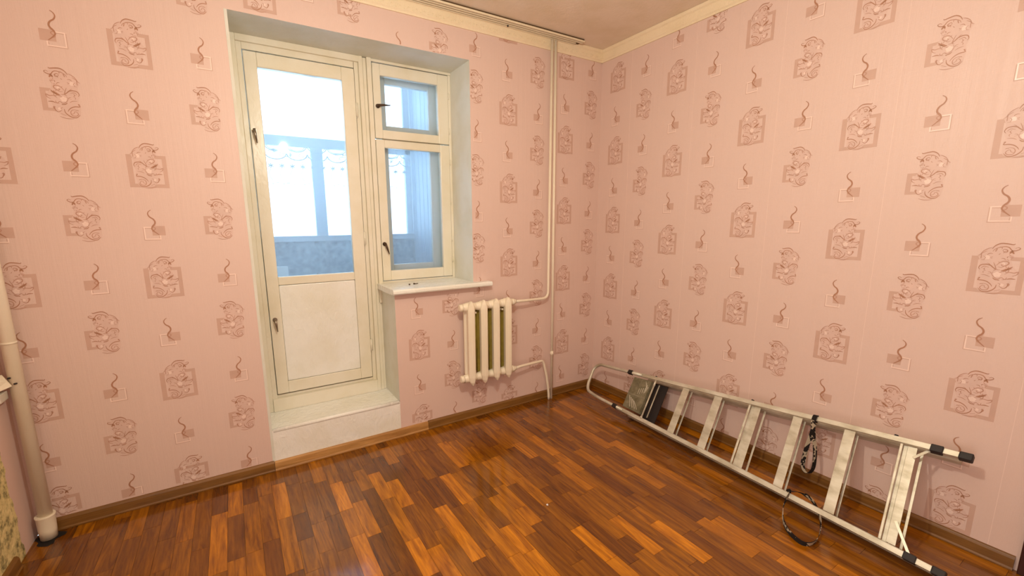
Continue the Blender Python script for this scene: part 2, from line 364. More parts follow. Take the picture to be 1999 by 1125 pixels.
class Print:
    """draws flat print on a wall; put(u, z, h) gives the 3D point of wall coordinates"""
    def __init__(s, mb, put, clip): s.mb, s.put, s.clip = mb, put, clip
    def poly(s, pts, mi, h):
        if not all(s.clip(u, z) for u, z in pts): return
        s.mb.add([s.put(u, z, h) for u, z in pts], [tuple(range(len(pts)))], mi)
    def ribbon(s, pts, w, mi, h, taper=True):
        pts = catmull(pts, 3); k = len(pts); L, R = [], []
        for i, p in enumerate(pts):
            a, b = pts[max(i-1, 0)], pts[min(i+1, k-1)]
            dx, dz = b[0]-a[0], b[1]-a[1]; d = math.hypot(dx, dz) or 1
            t = i/(k-1) if k > 1 else .5
            ww = w*.5*((.35+.65*math.sin(math.pi*min(1, t*1.0+.0))) if taper else 1)
            L.append((p[0]-dz/d*ww, p[1]+dx/d*ww)); R.append((p[0]+dz/d*ww, p[1]-dx/d*ww))
        for i in range(k-1): s.poly([L[i], R[i], R[i+1], L[i+1]], mi, h)
    def rect(s, x0, z0, x1, z1, mi, h):
        s.hh2 = (getattr(s, 'hh2', 0)+.00002) % .0001
        nx = max(1, int(abs(x1-x0)/.02)); nz = max(1, int(abs(z1-z0)/.02))
        for i in range(nx):
            for j in range(nz):
                a, b = x0+(x1-x0)*i/nx, x0+(x1-x0)*(i+1)/nx; c, d = z0+(z1-z0)*j/nz, z0+(z1-z0)*(j+1)/nz
                s.poly([(a, c), (b, c), (b, d), (a, d)], mi, h+s.hh2)
    def flower(s, u, z, kind):
        m_ = 1 if kind == 1 else -1; du = 0 if kind == 1 else .012
        if kind == 1:      # tall open frame reaching right, flower over its left side
            x0, x1, z0, z1, t = -.062, .09, -.097, .055, .017
            s.rect(u+x0, z+z0, u+x0+t*1.2, z+z1, 3, .0003); s.rect(u+x1-t, z+z0, u+x1, z+z1, 3, .0003)
            s.rect(u+x0+t*1.2, z+z0, u+x1-t, z+z0+t, 3, .0003); s.rect(u+x0+t*1.2, z+z1-t*.9, u+x1-t, z+z1, 3, .0003)
        else:              # short frame reaching left
            x0, x1, z0, z1, t = -.078, .0, -.072, .022, .014
            s.rect(u+x0, z+z0, u+x0+t*1.3, z+z1, 3, .0003)
            s.rect(u+x0+t*1.3, z+z0, u+x1, z+z0+t*.9, 3, .0003); s.rect(u+x0+t*1.3, z+z1-t*.9, u+x1, z+z1, 3, .0003)
        s.poly([(u+m_*a+du, z+b) for a, b in SIL], 8, .00045)
        for px, pz, pr in PETALS:
            cx, cz = u+m_*px+du, z+pz
            for k in range(5):
                a = 2*math.pi*k/5 + .4
                ex, ez = cx+math.cos(a)*pr*.55, cz+math.sin(a)*pr*.55
                s.poly([(ex+math.cos(b)*pr*.5, ez+math.sin(b)*pr*.5) for b in [2*math.pi*q/8 for q in range(8)]], 4, .0005+k*.00002)
        q = random.Random(3)
        for k in range(26):    # fine squiggles of the leaves and petals
            a, b = SIL[k % len(SIL)]; f_ = .25+.6*q.random(); a, b = .012+(a-.012)*f_, .004+(b-.004)*f_
            an = q.random()*6.28; rr = .005+.006*q.random()
            s.ribbon([(u+m_*(a+rr*math.cos(an+v))+du, z+b+rr*.8*math.sin(an+v)) for v in (0, .7, 1.4, 2.1)], .0022, 1 if k % 3 == 0 else 2, .0007)
        for w, t, pts in STROKES:
            s.ribbon([(u+m_*a+du, z+b) for a, b in pts], w*(1.5 if t == 0 else 2.1)+.0006, 1 if t == 0 else 2, .0008+.00001*(t+1))
    def curl(s, u, z, kind):
        m_ = 1 if kind == 2 else -1
        f = lambda a, b: (u+m_*a, z+b)
        s.rect(*f(-.048, -.056), *f(.004, -.010), 3, .0003)
        t = .0045
        x0, x1, z0, z1 = -.028, .036, -.076, -.014
        for q in ((x0, z0, x1, z0+t), (x1-t, z0, x1, z1), (x0, z0, x0+t, -.056), (.004, z1-t, x1, z1)):
            s.rect(*f(q[0], q[1]), *f(q[2], q[3]), 5, .0004)
            s.rect(*f(q[0]+.003, q[1]-.0035), *f(q[2]+.003, q[3]-.0035), 3, .0003)
        pts = [(-.002, .068), (.008, .060), (.012, .048), (.006, .034), (-.006, .024), (-.012, .012), (-.010, .000), (-.001, -.010), (.004, -.024), (-.004, -.036), (-.016, -.048), (-.022, -.053)]
        s.ribbon([f(*p) for p in pts], .0066, 1, .0009)
        s.ribbon([f(a*.6-.004, -.02-(b*.3)) for a, b in pts[::2]], .004, 2, .0007)
PM = ['paper', 'print_dark', 'print_mid', 'print_band', 'print_petal', 'print_line', 'gloss_white', 'reveal', 'print_shade']
SIL = [(-.045,.058),(-.02,.088),(.01,.106),(.045,.102),(.062,.086),(.045,.05),(.055,.02),(.072,-.006),(.06,-.03),(.055,-.06),(.03,-.09),(-.005,-.097),(-.03,-.085),(-.036,-.045),(-.03,-.02),(-.038,.0),(-.035,.03)]
PZ = .5434

# ------------------------------------------------------------------ room shell
XL, YF, ZC = -3.605, -3.60, 2.79
OX0, OX1, OXM, OT, SILL, STEP, RD = -2.578, -1.206, -1.795, 2.522, 1.0, .25, .30   # opening
T = .5
b = MB()
def wall_box(x0, x1, z0, z1): b.box((x0, 0, z0), (x1, T, z1), 0)
b.box((XL-.1, 0, 0), (OX0, T, ZC)); b.box((OX0, 0, OT), (OX1, T, ZC)); b.box((OX1, 0, 0), (.1, T, ZC))
b.box((OXM, 0, 0), (OX1, T, SILL)); b.box((OX0, 0, 0), (OXM, T, STEP), 6)
# painted reveals: face of the opening
for i, f in enumerate(b.f):
    vs = [Vector(b.v[k]) for k in f]; c = sum(vs, Vector())/len(vs); nn = (vs[1]-vs[0]).cross(vs[2]-vs[1]).normalized()
    if b.mi[i] == 6: continue
    if abs(nn.y) < .5 and OX0-.01 < c.x < OX1+.01 and c.y > 0: b.mi[i] = 7
    if abs(nn.y) < .5 and abs(c.x-OXM) < .01: b.mi[i] = 7
# thin painted strip down the left edge of the opening
b.box((OX0-.014, -.0015, .0), (OX0, 0, OT), 7)
def clip_back(u, z):
    if not (XL+.001 < u < -.001 and .058 < z < 2.708): return False
    if OX0-.002 < u < OX1+.002 and z < OT+.002:
        return OXM+.002 < u and z < SILL-.03
    return True
pb = Print(b, lambda u, z, h: (u, -h, z), clip_back)
def column(p, u, z0, kind, zlo=0, zhi=2.8, nmin=-2, nmax=7):
    for j in range(nmin, nmax):
        z = z0-PZ*j
        if zlo < z < zhi: p.flower(u, z, kind)
        z -= PZ*.5
        if zlo < z < zhi: p.curl(u, z, kind)
column(pb, -3.528, 2.281, 1); column(pb, -3.237, 2.030, 2); column(pb, -2.998, 2.281, 1); column(pb, -2.706, 2.026, 2)
column(pb, -2.440, 2.640, 1, 2.52); column(pb, -1.960, 2.690, 2, 2.52); column(pb, -1.690, 2.80, 1, 2.45); column(pb, -2.2, 2.45, 2, 2.5)
column(pb, -1.412, 2.560, 2, 2.45)
column(pb, -1.650, .625, 1, 0, .95); column(pb, -1.378, .360, 2, 0, .95)
column(pb, -1.157, 2.357, 2); column(pb, -.911, 2.783, 1); column(pb, -.627, 2.527, 2); column(pb, -.381, 2.626, 1); column(pb, -.097, 2.371, 2)
wall_back = b.build('wall_back', PM, kind='structure')

b = MB(); b.box((0, YF, 0), (.1, .0, ZC))
pr_ = Print(b, lambda u, z, h: (-h, -u, z), lambda u, z: .001 < u < 3.5 and .058 < z < 2.708)
RC = [(.162, 2.549, 1), (.448, 2.292, 2), (.692, 2.406, 1), (.979, 2.146, 2), (1.221, 1.995, 1), (1.512, 1.736, 2), (1.748, 1.895, 1), (2.043, 1.639, 2), (2.276, 1.791, 1), (2.57, 1.53, 2), (2.81, 1.7, 1), (3.1, 1.45, 2)]
for u, z, k in RC: column(pr_, u, z, k, nmin=-3)
# butt joints between the paper drops
for y in (.31, .84, 1.37, 1.89, 2.42):
    b.box((-.0006, -y-.0006, .06), (0, -y+.0006, 2.705), 5)
wall_right = b.build('wall_right', PM, kind='structure')
wall_left = one('box', (XL-.1, YF, 0), (XL, 0, ZC)).build('wall_left', 'paper_left', kind='structure')
# wall behind the camera
b = MB(); b.box((XL-.1, YF-.1, 0), (.1, YF, ZC))
wall_front = b.build('wall_front', 'paper', kind='structure')
ceiling = one('box', (XL-.1, YF-.1, ZC), (.1, .5, ZC+.1)).build('ceiling', 'ceiling', kind='structure')

# cornice
def cornice(name, axis, a, bb, fancy):
    b = MB()
    prof = [(0, ZC-.088), (.008, ZC-.088), (.010, ZC-.078), (.016, ZC-.070), (.018, ZC-.026), (.026, ZC-.018), (.030, ZC-.001), (0, ZC-.001)]
    if axis == 0: b.prism([(-u, w) for u, w in prof], 0, a, bb)
    else: b.prism([(-u, w) for u, w in prof], 1, a, bb)
    if fancy:
        x = a+.03
        while x < bb-.03:
            for k in range(3):
                an = .5+k*.9
                b.hexa([(x+.012*k-.003, -.019, ZC-.064+.004*k), (x+.012*k+.004, -.019, ZC-.066+.006*k), (x+.012*k+.004, -.016, ZC-.066), (x+.012*k-.003, -.016, ZC-.064),
                        (x+.012*k+.002, -.0205, ZC-.046-.003*k), (x+.012*k+.009, -.0205, ZC-.05), (x+.012*k+.009, -.016, ZC-.05), (x+.012*k+.002, -.016, ZC-.046)])
            x += .052
    return b.build(name, 'cornice', kind='structure')
cornice('trim_1', 0, XL, -.001, True)
cornice('trim_2', 1, YF, -.001, False)

# baseboards
def skirting(name, axis, a, bb, mat, sgn=-1, wall=0, h=.062):
    prof = [(0, 0), (.020, 0), (.021, .006), (.017, .013), (.015, .050), (.012, .056), (.009, h-.001), (0, h)]
    pl_ = [(wall+sgn*u, w) for u, w in prof]
    return one('prism', pl_, axis, a, bb).build(name, mat, kind='structure')
skirting('baseboard_back', 0, XL+.05, -2.585, 'base_x')
th = skirting('baseboard_back', 0, -2.583, -1.60, 'thresh', h=.058)
skirting('baseboard_back', 0, -1.598, -.001, 'base_x')
skirting('baseboard_right', 1, -2.50, -.021, 'base_y')
skirting('baseboard_left', 1, YF, -.25, 'base_y', 1, XL)

# floor: laminate strips laid towards the window wall
floor = one('box', (XL-.1, YF-.1, -.05), (.1, .0, -.006)).build('floor', 'subfloor', kind='structure')
W = .0702; X0 = -2.547
BR = [(21.5, -.49, -.765, .95), (27.4, -.84, -1.16, .9), (19.0, -.51, -.72, .9), (15.9, -1.335, -1.565, 1.0), (21.0, -1.51, -1.795, 1.0),
      (12.4, -1.34, -1.60, .95), (26.8, -1.86, -2.10, .8), (24.8, -1.12, -1.35, .75), (20.5, -.84, -1.15, .8), (13.8, -1.07, -1.21, .85),
      (17.8, -1.10, -1.50, .55), (10.8, -.59, -.89, 1.0), (6.9, -.48, -.745, 1.0), (6.0, -.35, -.63, .95), (9.6, -.84, -1.26, 1.0),
      (11.2, -.835, -1.32, .8), (3.2, -.33, -.605, 1.0), (6.5, -.99, -1.23, 1.0), (-4.7, -.29, -.74, .9), (-2.8, -.28, -.68, .55),
      (-3.6, -.035, -.35, .8), (3.9, -.57, -.865, .8), (15.6, -.59, -.88, .8), (.1, -.51, -.72, .0), (14.6, -1.1, -1.5, .2), (16.8, -1.0, -1.33, .1), (22.3, -.95, -1.3, .05), (18.6, -1.3,-1.6,.15)]
fixed = {}
for c, a, d, t in BR: fixed.setdefault(int(math.floor(c)) if abs(c-round(c)) > .35 else int(round(c))-(0), []).append((a, d, t))
planks = []
c0 = int(math.floor((XL-X0)/W)); c1 = int(math.ceil((0-X0)/W))
for c in range(c0, c1):
    xa, xb = max(XL, X0+c*W), min(0, X0+(c+1)*W)
    if xb-xa < .004: continue
    segs = []; y = -rnd.random()*.25; fx = sorted(fixed.get(c, []), key=lambda q: -q[0])
    edges = [(0.0, y)] if y < -.02 else []
    cur = 0.0
    def fill(a, bnd):
        while a-bnd > .001:
            L = rnd.choice((.22, .27, .30, .34, .40))
            e = a-L
            if e < bnd or e-bnd < .1: e = bnd
            t = rnd.random(); t = .08+.5*t if rnd.random() < .8 else .6+.4*t
            segs.append((a, e, t)); a = e
    start = min(-.02-rnd.random()*.28, -.02)
    if fx and start < fx[0][0]: start = fx[0][0]
    segs.append((0, start, rnd.random()*.7)) if start < 0 else None
    cur = start
    for a, d, t in fx:
        if a < cur-.0001: fill(cur, a); cur = a
        if d < cur: segs.append((cur, d, t)); cur = d
    fill(cur, YF)
    for a, d, t in segs: planks.append((xa, xb, d, a, t))
cxy = (cam.location.x, cam.location.y)
F2 = Vector((CF[0], CF[1])).normalized()
def vis_key(p):
    cx, cy = (p[0]+p[1])/2, (p[2]+p[3])/2
    v = Vector((cx-(-2.672), cy-(-2.718)));
    q = Vector((cx+2.672, cy+2.718, -1.459)); z = q.dot(Vector(CF)); 
    if z < .2: return 1e9
    px = q.dot(Vector(CR))/z*837.7+967; py = 584-q.dot(Vector(CU))/z*837.7
    if px < -120 or px > 2100 or py > 1230: return 1e8+q.length
    return z**3/((p[1]-p[0])*(p[3]-p[2])+1e-4)
planks.sort(key=vis_key)
def plank_geo(b, tones, p):
    xa, xb, ya, yb, t = p; g = .0005; zt = -.0001*(1+rnd.random()*3)
    b.add([(xa+g, ya+g, -.006), (xb-g, ya+g, -.006), (xb-g, yb-g, -.006), (xa+g, yb-g, -.006), (xa+g, ya+g, zt), (xb-g, ya+g, zt), (xb-g, yb-g, zt), (xa+g, yb-g, zt)],
          [(4,5,6,7),(0,1,5,4),(1,2,6,5),(2,3,7,6),(3,0,4,7)])
    tones += [(t, rnd.random(), rnd.random(), 1)]*5
def tone_attr(o, tones):
    ca = o.data.color_attributes.new('tone', 'FLOAT_COLOR', 'CORNER')
    for pl_, t in zip(o.data.polygons, tones):
        for li in pl_.loop_indices: ca.data[li].color = t
for p in planks[:300]:
    b = MB(); tn = []; plank_geo(b, tn, p); o = b.build('plank', 'plank', floor); tone_attr(o, tn)
b = MB(); tn = []
for p in planks[300:]: plank_geo(b, tn, p)
o = b.build('plank_field', 'plank', floor, kind='stuff'); tone_attr(o, tn)

# ------------------------------------------------------------------ balcony door (door_1) and window (window_1)
FY = RD
def fbox(b, x0, x1, z0, z1, y0, y1, mi=0): b.box((x0, y0, z0), (x1, y1, z1), mi)
b = MB()
fbox(b, OX0, -2.545, STEP, OT, FY-.012, FY+.16); fbox(b, -2.545, -2.516, .30, OT-.03, FY+.004, FY+.16)
fbox(b, -2.545, -1.845, 2.485, OT, FY-.012, FY+.16); fbox(b, -2.516, -1.890, 2.448, 2.487, FY+.004, FY+.16)
fbox(b, -1.888, -1.862, STEP, 2.487, FY+.004, FY+.16); fbox(b, -1.862, -1.836, STEP, OT, FY-.016, FY+.16)
fbox(b, -1.834, -1.812, STEP, OT-.004, FY-.008, FY+.16); fbox(b, -1.811, -1.781, .9, OT+0, FY-.020, FY+.16)
fbox(b, -1.812, OXM, STEP, 1.0, FY-.004, FY+.16)
fbox(b, -2.545, -1.862, STEP, .335, FY-.02, FY+.16); fbox(b, -2.53, -1.875, .335, .352, FY+.01, FY+.16)
door = b.build('door_1', 'frame_white', kind='structure', bevel=.003)
# inner leaf
LX0, LX1, LZ0, LZ1 = -2.513, -1.892, .362, 2.44
b = MB()
GX0, GX1, GZ0, GZ1 = -2.445, -1.972, 1.130, 2.360
ly0, ly1 = FY-.006, FY+.036
fbox(b, LX0, GX0, LZ0, LZ1, ly0, ly1); fbox(b, GX1, LX1, LZ0, LZ1, ly0, ly1)
fbox(b, GX0, GX1, GZ1, LZ1, ly0, ly1); fbox(b, GX0, GX1, 1.078, GZ0, ly0, ly1)
fbox(b, GX0, GX1, LZ0, .44, ly0, ly1)
leaf = b.build('door_leaf', 'frame_white', door, bevel=.004)
b = MB(); fbox(b, GX0+.0005, GX1-.0005, .441, 1.076, ly0+.003, ly1-.008)
b.build('door_panel', 'gloss_white', leaf, bevel=.006)
b = MB(); fbox(b, GX0+.0005, GX1-.0005, GZ0+.0005, GZ1-.0005, ly0+.018, ly0+.021); b.build('glass_pane', 'glass', leaf)
def lever(x, z, y, ang, parent, mat='steel', L=.075):
    b = MB(); ca, sa = math.cos(ang), math.sin(ang)
    b.tube([(x, y, z), (x, y-.028, z)], .007, 10)
    b.tube([(x, y-.004, z), (x, y, z)], .014, 14)
    b.tube([(x-ca*.006, y-.026, z-sa*.006), (x+ca*L*.35, y-.030, z+sa*L*.35), (x+ca*L, y-.027, z+sa*L)], .006, 10, rad=[.0085, .0075, .003])
    return b.build('handle', mat, parent)
lever(-2.494, 2.005, ly0, math.radians(-84), leaf); lever(-2.486, .86, ly0, math.radians(-84), leaf)
def hinge(x, z, y, parent, L=.085):
    b = MB(); b.tube([(x, y, z-L/2), (x, y, z+L/2)], .0065, 10); b.tube([(x, y, z-.003), (x, y, z+.003)], .0075, 10); b.tube([(x, y, z-L/2-.006), (x, y, z-L/2)], .004, 8)
    return b.build('hinge', 'frame_white', parent)
for z in (2.19, 1.36, .60): hinge(-1.889, z, FY-.010, door)
# outer leaf
oy0, oy1 = FY+.10, FY+.14
b = MB(); ox0, ox1, oz0, oz1 = -2.51, -1.895, .36, 2.44
gx0, gx1, gz0, gz1 = -2.455, -1.925, 1.10, 2.395
fbox(b, ox0, gx0, oz0, oz1, oy0, oy1); fbox(b, gx1, ox1, oz0, oz1, oy0, oy1); fbox(b, gx0, gx1, gz1, oz1, oy0, oy1); fbox(b, gx0, gx1, oz0, gz0, oy0, oy1)
outer = b.build('outer_door_leaf', 'outer_white', door, bevel=.003)
b = MB(); fbox(b, gx0, gx1, gz0, gz1, oy0+.018, oy0+.021); b.build('glass_pane', 'glass', outer)

# window
b = MB()
fbox(b, -1.780, OX1, 2.505, OT, FY-.008, FY+.16); fbox(b, -1.226, OX1, 1.035, 2.505, FY-.004, FY+.16)
fbox(b, -1.780, -1.226, 1.02, 1.050, FY+.0, FY+.16)
fbox(b, -1.780, -1.774, 1.05, 2.505, FY+.002, FY+.16)
fbox(b, -1.722, -1.286, 2.022, 2.060, FY+.02, FY+.16)
win = b.build('window_1', 'frame_white', kind='structure', bevel=.003)
def sash(name, x0, x1, z0, z1, gx0, gx1, gz0, gz1, y0, y1, parent, mat, bev=.004):
    b = MB()
    fbox(b, x0, gx0, z0, z1, y0, y1); fbox(b, gx1, x1, z0, z1, y0, y1); fbox(b, gx0, gx1, gz1, z1, y0, y1); fbox(b, gx0, gx1, z0, gz0, y0, y1)
    o = b.build(name, mat, parent, bevel=bev)
    b = MB(); fbox(b, gx0, gx1, gz0, gz1, y0+(y1-y0)*.5, y0+(y1-y0)*.5+.003); b.build('glass_pane', 'glass', o)
    return o
cas = sash('casement', -1.773, -1.227, 1.054, 2.020, -1.714, -1.300, 1.124, 1.968, FY-.004, FY+.036, win, 'frame_white')
vent = sash('vent_sash', -1.773, -1.227, 2.027, 2.500, -1.722, -1.308, 2.084, 2.428, FY-.004, FY+.036, win, 'frame_white')
lever(-1.752, 1.315, FY-.004, math.radians(-72), cas, 'dark_metal'); lever(-1.748, 2.232, FY-.004, math.radians(6), vent, 'dark_metal', .08)
for z in (1.18, 1.34, 1.62, 1.90): 
    b = MB(); b.tube([(-1.226, FY-.008, z-.02), (-1.226, FY-.008, z+.02)], .005, 8); b.build('hinge', 'frame_white', win)
for z in (2.12, 2.36):
    b = MB(); b.tube([(-1.226, FY-.008, z-.02), (-1.226, FY-.008, z+.02)], .005, 8); b.build('hinge', 'frame_white', win)
sash('outer_casement', -1.745, -1.255, 1.08, 2.03, -1.655, -1.337, 1.157, 1.985, FY+.10, FY+.14, win, 'outer_white')
sash('outer_vent_sash', -1.745, -1.255, 2.065, 2.49, -1.660, -1.338, 2.135, 2.410, FY+.10, FY+.14, win, 'outer_white')
b = MB()
prof = [(-.060, 1.004), (-.066, 1.012), (-.066, 1.026), (-.058, 1.036), (.0, 1.036), (0.27, 1.038), (RD-.006, 1.038), (RD-.006, 1.002), (-.02, 1.000)]
b.prism(prof, 0, -1.822, OX1-.001)
b.prism([(y, z) for y, z in prof if y < .001] + [(-.001, 1.036), (-.001, 1.000)][:0] + [(-.0015, 1.0)], 0, OX1-.001, -1.082)
sill = b.build('window_sill', 'gloss_white', win)
# the step in front of the door has a rounded, thickly painted lip
b = MB(); b.tube([(OX0+.005, .012, STEP-.006), (-2.2, .010, STEP-.002), (OXM-.003, .012, STEP-.006)], .014, 10)
b.build('step_edge', 'gloss_white', wall_back)

# loose hardware left on the window sill
key = empty('loose_screw', (-1.66, .10, 1.038), label='tiny dark screw lying on the white window sill', category='screw')
b = MB(); b.tube([(-1.612, .108, 1.0415), (-1.585, .116, 1.0415)], .0028, 8); b.build('shank', 'dark_metal', key)
b = MB(); b.tube([(-1.620, .105, 1.0435), (-1.612, .108, 1.0435)], .0055, 10); b.build('screw_head', 'dark_metal', key)
b = MB(); b.tube([(-1.652, .102, 1.0382), (-1.652, .102, 1.046)], .006, 10)
b.build('metal_cap', 'dark_metal', label='tiny round dark cap on the window sill, left of the screw', category='cap')

# ------------------------------------------------------------------ radiator
rad = empty('radiator', (-1.15, -.09, .31), label='cream painted cast iron radiator of four ribs under the window sill', category='radiator')
ZT, ZB = .874, .352
def fin(b, x, y, w, d, zt, zb, tip):
    """hexagonal column with pointed ends"""
    prof = [(-w/2, -d*.10), (-w*.20, -d/2), (w*.20, -d/2), (w/2, -d*.10), (w*.40, d/2), (-w*.40, d/2)]
    lv = [(zb-tip, .12), (zb-tip*.35, .75), (zb+.02, 1), (zt-.02, 1), (zt+tip*.35, .75), (zt+tip, .12)]
    vs = []
    for z, k in lv:
        for u, v in prof: vs.append((x+u*k, y+v*(k*.6+.4), z))
    fs = [tuple(range(6))[::-1], tuple(range(30, 36))]
    for i in range(5):
        for j in range(6): fs.append((i*6+j, i*6+(j+1) % 6, (i+1)*6+(j+1) % 6, (i+1)*6+j))
    b.add(vs, fs)
for i in range(4):
    x = -1.296+.1025*i
    b = MB(); fin(b, x, -.128, .056, .058, ZT+.004, ZB-.004, .042)
    rb = MB() if i else b
    fin(rb, x, -.060, .05, .04, ZT-.004, ZB+.004, .03)
    if i: rb.build('rear_column', 'olive', rad)
    for z in (ZT, ZB):
        b.tube([(x-.0512, -.092, z), (x-.03, -.092, z), (x, -.092, z), (x+.03, -.092, z), (x+.0512, -.092, z)], .03, 16, rad=[.026, .030, .036, .030, .026])
    sec = b.build('radiator_section', 'radiator', rad, bevel=.002)
    if i < 3:
        b = MB(); b.tube([(x+.030, -.058, ZB+.035), (x+.030, -.058, ZT-.035)], .011, 10); b.tube([(x+.068, -.050, ZB+.035), (x+.068, -.050, ZT-.035)], .014, 10)
        b.box((x+.02, -.040, ZB+.03), (x+.08, -.037, ZT-.03))
        b.build('rear_column', 'olive', rad)
for z in (ZT, ZB):
    b = MB(); b.tube([(-1.372, -.092, z), (-1.366, -.092, z), (-1.346, -.092, z)], .028, 6, rad=[.02, .028, .030]); b.build('end_plug', 'radiator', rad)
    b = MB(); b.tube([(-.938, -.092, z), (-.918, -.092, z)], .027, 6); b.tube([(-.918, -.092, z), (-.900, -.092, z)], .018, 12); b.build('bushing', 'radiator', rad)
for x, z in ((-1.245, ZT-.045), (-1.02, ZT-.045)): one('box', (x-.006, -.10, z-.006), (x+.006, -.002, z+.006)).build('wall_hook', 'radiator', rad)

# heating pipes
def pipe(name, path, r, label, cat, group=None, rr=.035, extra=None):
    b = MB(); b.tube(smooth_path(path, rr), r, 12)
    if extra: extra(b)
    k = dict(label=label, category=cat)
    if group: k['group'] = group
    return b.build(name, 'pipe_white', **k)
pipe('heating_pipe', [(-.549, -.05, 2.755), (-.5575, -.05, .86), (-.80, -.088, .870), (-.899, -.092, ZT)], .0105,
     'thin cream heating pipe coming down the wall and bending into the radiator top', 'pipe', rr=.06)
def sleeve(b): b.tube([(-.512, -.05, .375), (-.512, -.05, .412)], .0135, 12); b.tube([(-.512, -.05, .388), (-.512, -.05, .392)], .0145, 12)
pipe('heating_pipe', [(-.516, -.05, 2.755), (-.511, -.05, .0)], .0105,
     'thin straight cream riser pipe running from curtain rail to floor beside the corner', 'pipe', extra=sleeve)
pipe('heating_pipe', [(-.899, -.092, ZB), (-.84, -.09, ZB+.004), (-.606, -.055, ZB-.004), (-.566, -.052, .215), (-.541, -.052, .06), (-.539, -.052, .0)], .0105,
     'short cream pipe bending from the radiator bottom down to the floor', 'pipe', rr=.03)

# curtain rail under the ceiling
cr = empty('curtain_rail', (-1.7, -.07, 2.76), label='long white double track curtain rail fixed under the ceiling above the window', category='curtain rail')
b = MB()
b.box((-3.3, -.104, 2.7775), (-.29, -.032, 2.7895))
b.build('rail_body', 'groove', cr)
for y0, y1 in ((-.110, -.098), (-.086, -.074), (-.060, -.050), (-.038, -.028)):
    one('box', (-3.3, y0, 2.768), (-.288 if y0 < -.08 else -.33, y1, 2.779)).build('track', 'rail_white', cr, bevel=.002)
b = MB(); b.box((-.94, -.060, 2.760), (-.932, -.052, 2.768)); b.build('runner', 'rubber', cr)

# drain pipe in the left corner
dp = empty('drain_pipe', (-3.548, -.062, 0), label='thick white vertical pipe with a socket at the floor in the left corner', category='pipe')
b = MB(); b.tube([(-3.548, -.062, .10), (-3.546, -.062, 2.789)], .0255, 20); b.tube([(-3.548, -.062, .955), (-3.548, -.062, .965)], .0272, 20); b.build('pipe_run', 'pipe_white', dp)
b = MB(); b.tube([(-3.551, -.062, .004), (-3.551, -.062, .05), (-3.550, -.062, .112), (-3.550, -.062, .118), (-3.550, -.062, .124)], .036, 20, rad=[.030, .0325, .034, .0365, .036])
b.build('pipe_socket', 'pipe_white', dp)
b = MB(); vs = []
for k in range(18):
    a = 2*math.pi*k/18; r = .052+.012*math.sin(3*a)+.008*math.sin(5*a+1); vs.append((-3.553+r*math.cos(a)*1.0*(.85 if math.cos(a) < 0 else 1), -.070+r*math.sin(a), .0006))
b.add(vs, [tuple(range(18))]); b.build('floor_hole', 'dark', floor)
pbk = empty('pipe_bracket', (-3.59, -.09, .75), label='white angular bracket on the left wall touching the thick pipe', category='bracket')
b = MB(); b.hexa([(-3.604, -.16, .758), (-3.552, -.094, .772), (-3.582, -.064, .79), (-3.604, -.06, .79), (-3.604, -.16, .816), (-3.566, -.094, .800), (-3.584, -.074, .826), (-3.604, -.07, .822)]); b.build('bracket_arm', 'pipe_white', pbk, bevel=.003)
b = MB(); b.box((-3.604, -.15, .715), (-3.578, -.075, .752)); b.build('bracket_foot', 'outer_white', pbk, bevel=.003)
for p in ((-3.566, -.086, .806), (-3.548, -.092, .780)):
    b = MB(); b.tube([p, (p[0]+.010, p[1]-.002, p[2]+.002)], .0035, 8); b.build('screw', 'rubber', pbk)

# dark wood casing at the far right edge of the view
b = MB(); b.box((-.024, -2.62, 0), (-.0005, -2.512, 2.1)); b.build('trim_3', 'casing', kind='structure', bevel=.003)

# ------------------------------------------------------------------ step ladder lying on its side against the right wall
lad = empty('step_ladder', (-.2, -1.3, 0), label='folded aluminium step ladder lying on its side along the right wall', category='ladder')
def lo(y): return Vector((-.312+(y+.617)*.0562, y, .075))
def up(y): return Vector((-.115, y, .296-(y+.528)*.0960))
def nrm(y):
    w = (up(y)-lo(y)).normalized(); l = Vector((.05, -1, .03)).normalized()
    n_ = w.cross(l); 
    if n_.x > 0: n_ = -n_
    return n_.normalized()
def LP(y, w, d, abs_w=None):
    """point of the ladder: y along, w 0..1 from lower to upper rail, d out of the ladder plane to the room"""
    yy = y+.044*w
    a, c = lo(yy), up(yy); u = (c-a)
    p = a+u*w
    if abs_w: p = p+u.normalized()*abs_w
    return p+nrm(yy)*d
def bar(b, y0, y1, w, dw, d0, d1, steps=1, mi=0):
    """rail piece running along y at width w, thickness dw (m) centred"""
    def q(y, o, d):
        a = lo(y); c = up(y); u = c-a
        return a+u*w+u.normalized()*o+nrm(y)*d
    b.hexa([q(y0, -dw/2, d0), q(y0, dw/2, d0), q(y1, dw/2, d0), q(y1, -dw/2, d0), q(y0, -dw/2, d1), q(y0, dw/2, d1), q(y1, dw/2, d1), q(y1, -dw/2, d1)], mi)
def rung_box(b, y0, y1, d0, d1, w0=.03, w1=.97, mi=0):
    b.hexa([LP(y0, w0, d0), LP(y1, w0, d0), LP(y1, w1, d0), LP(y0, w1, d0), LP(y0, w0, d1), LP(y1, w0, d1), LP(y1, w1, d1), LP(y0, w1, d1)], mi)
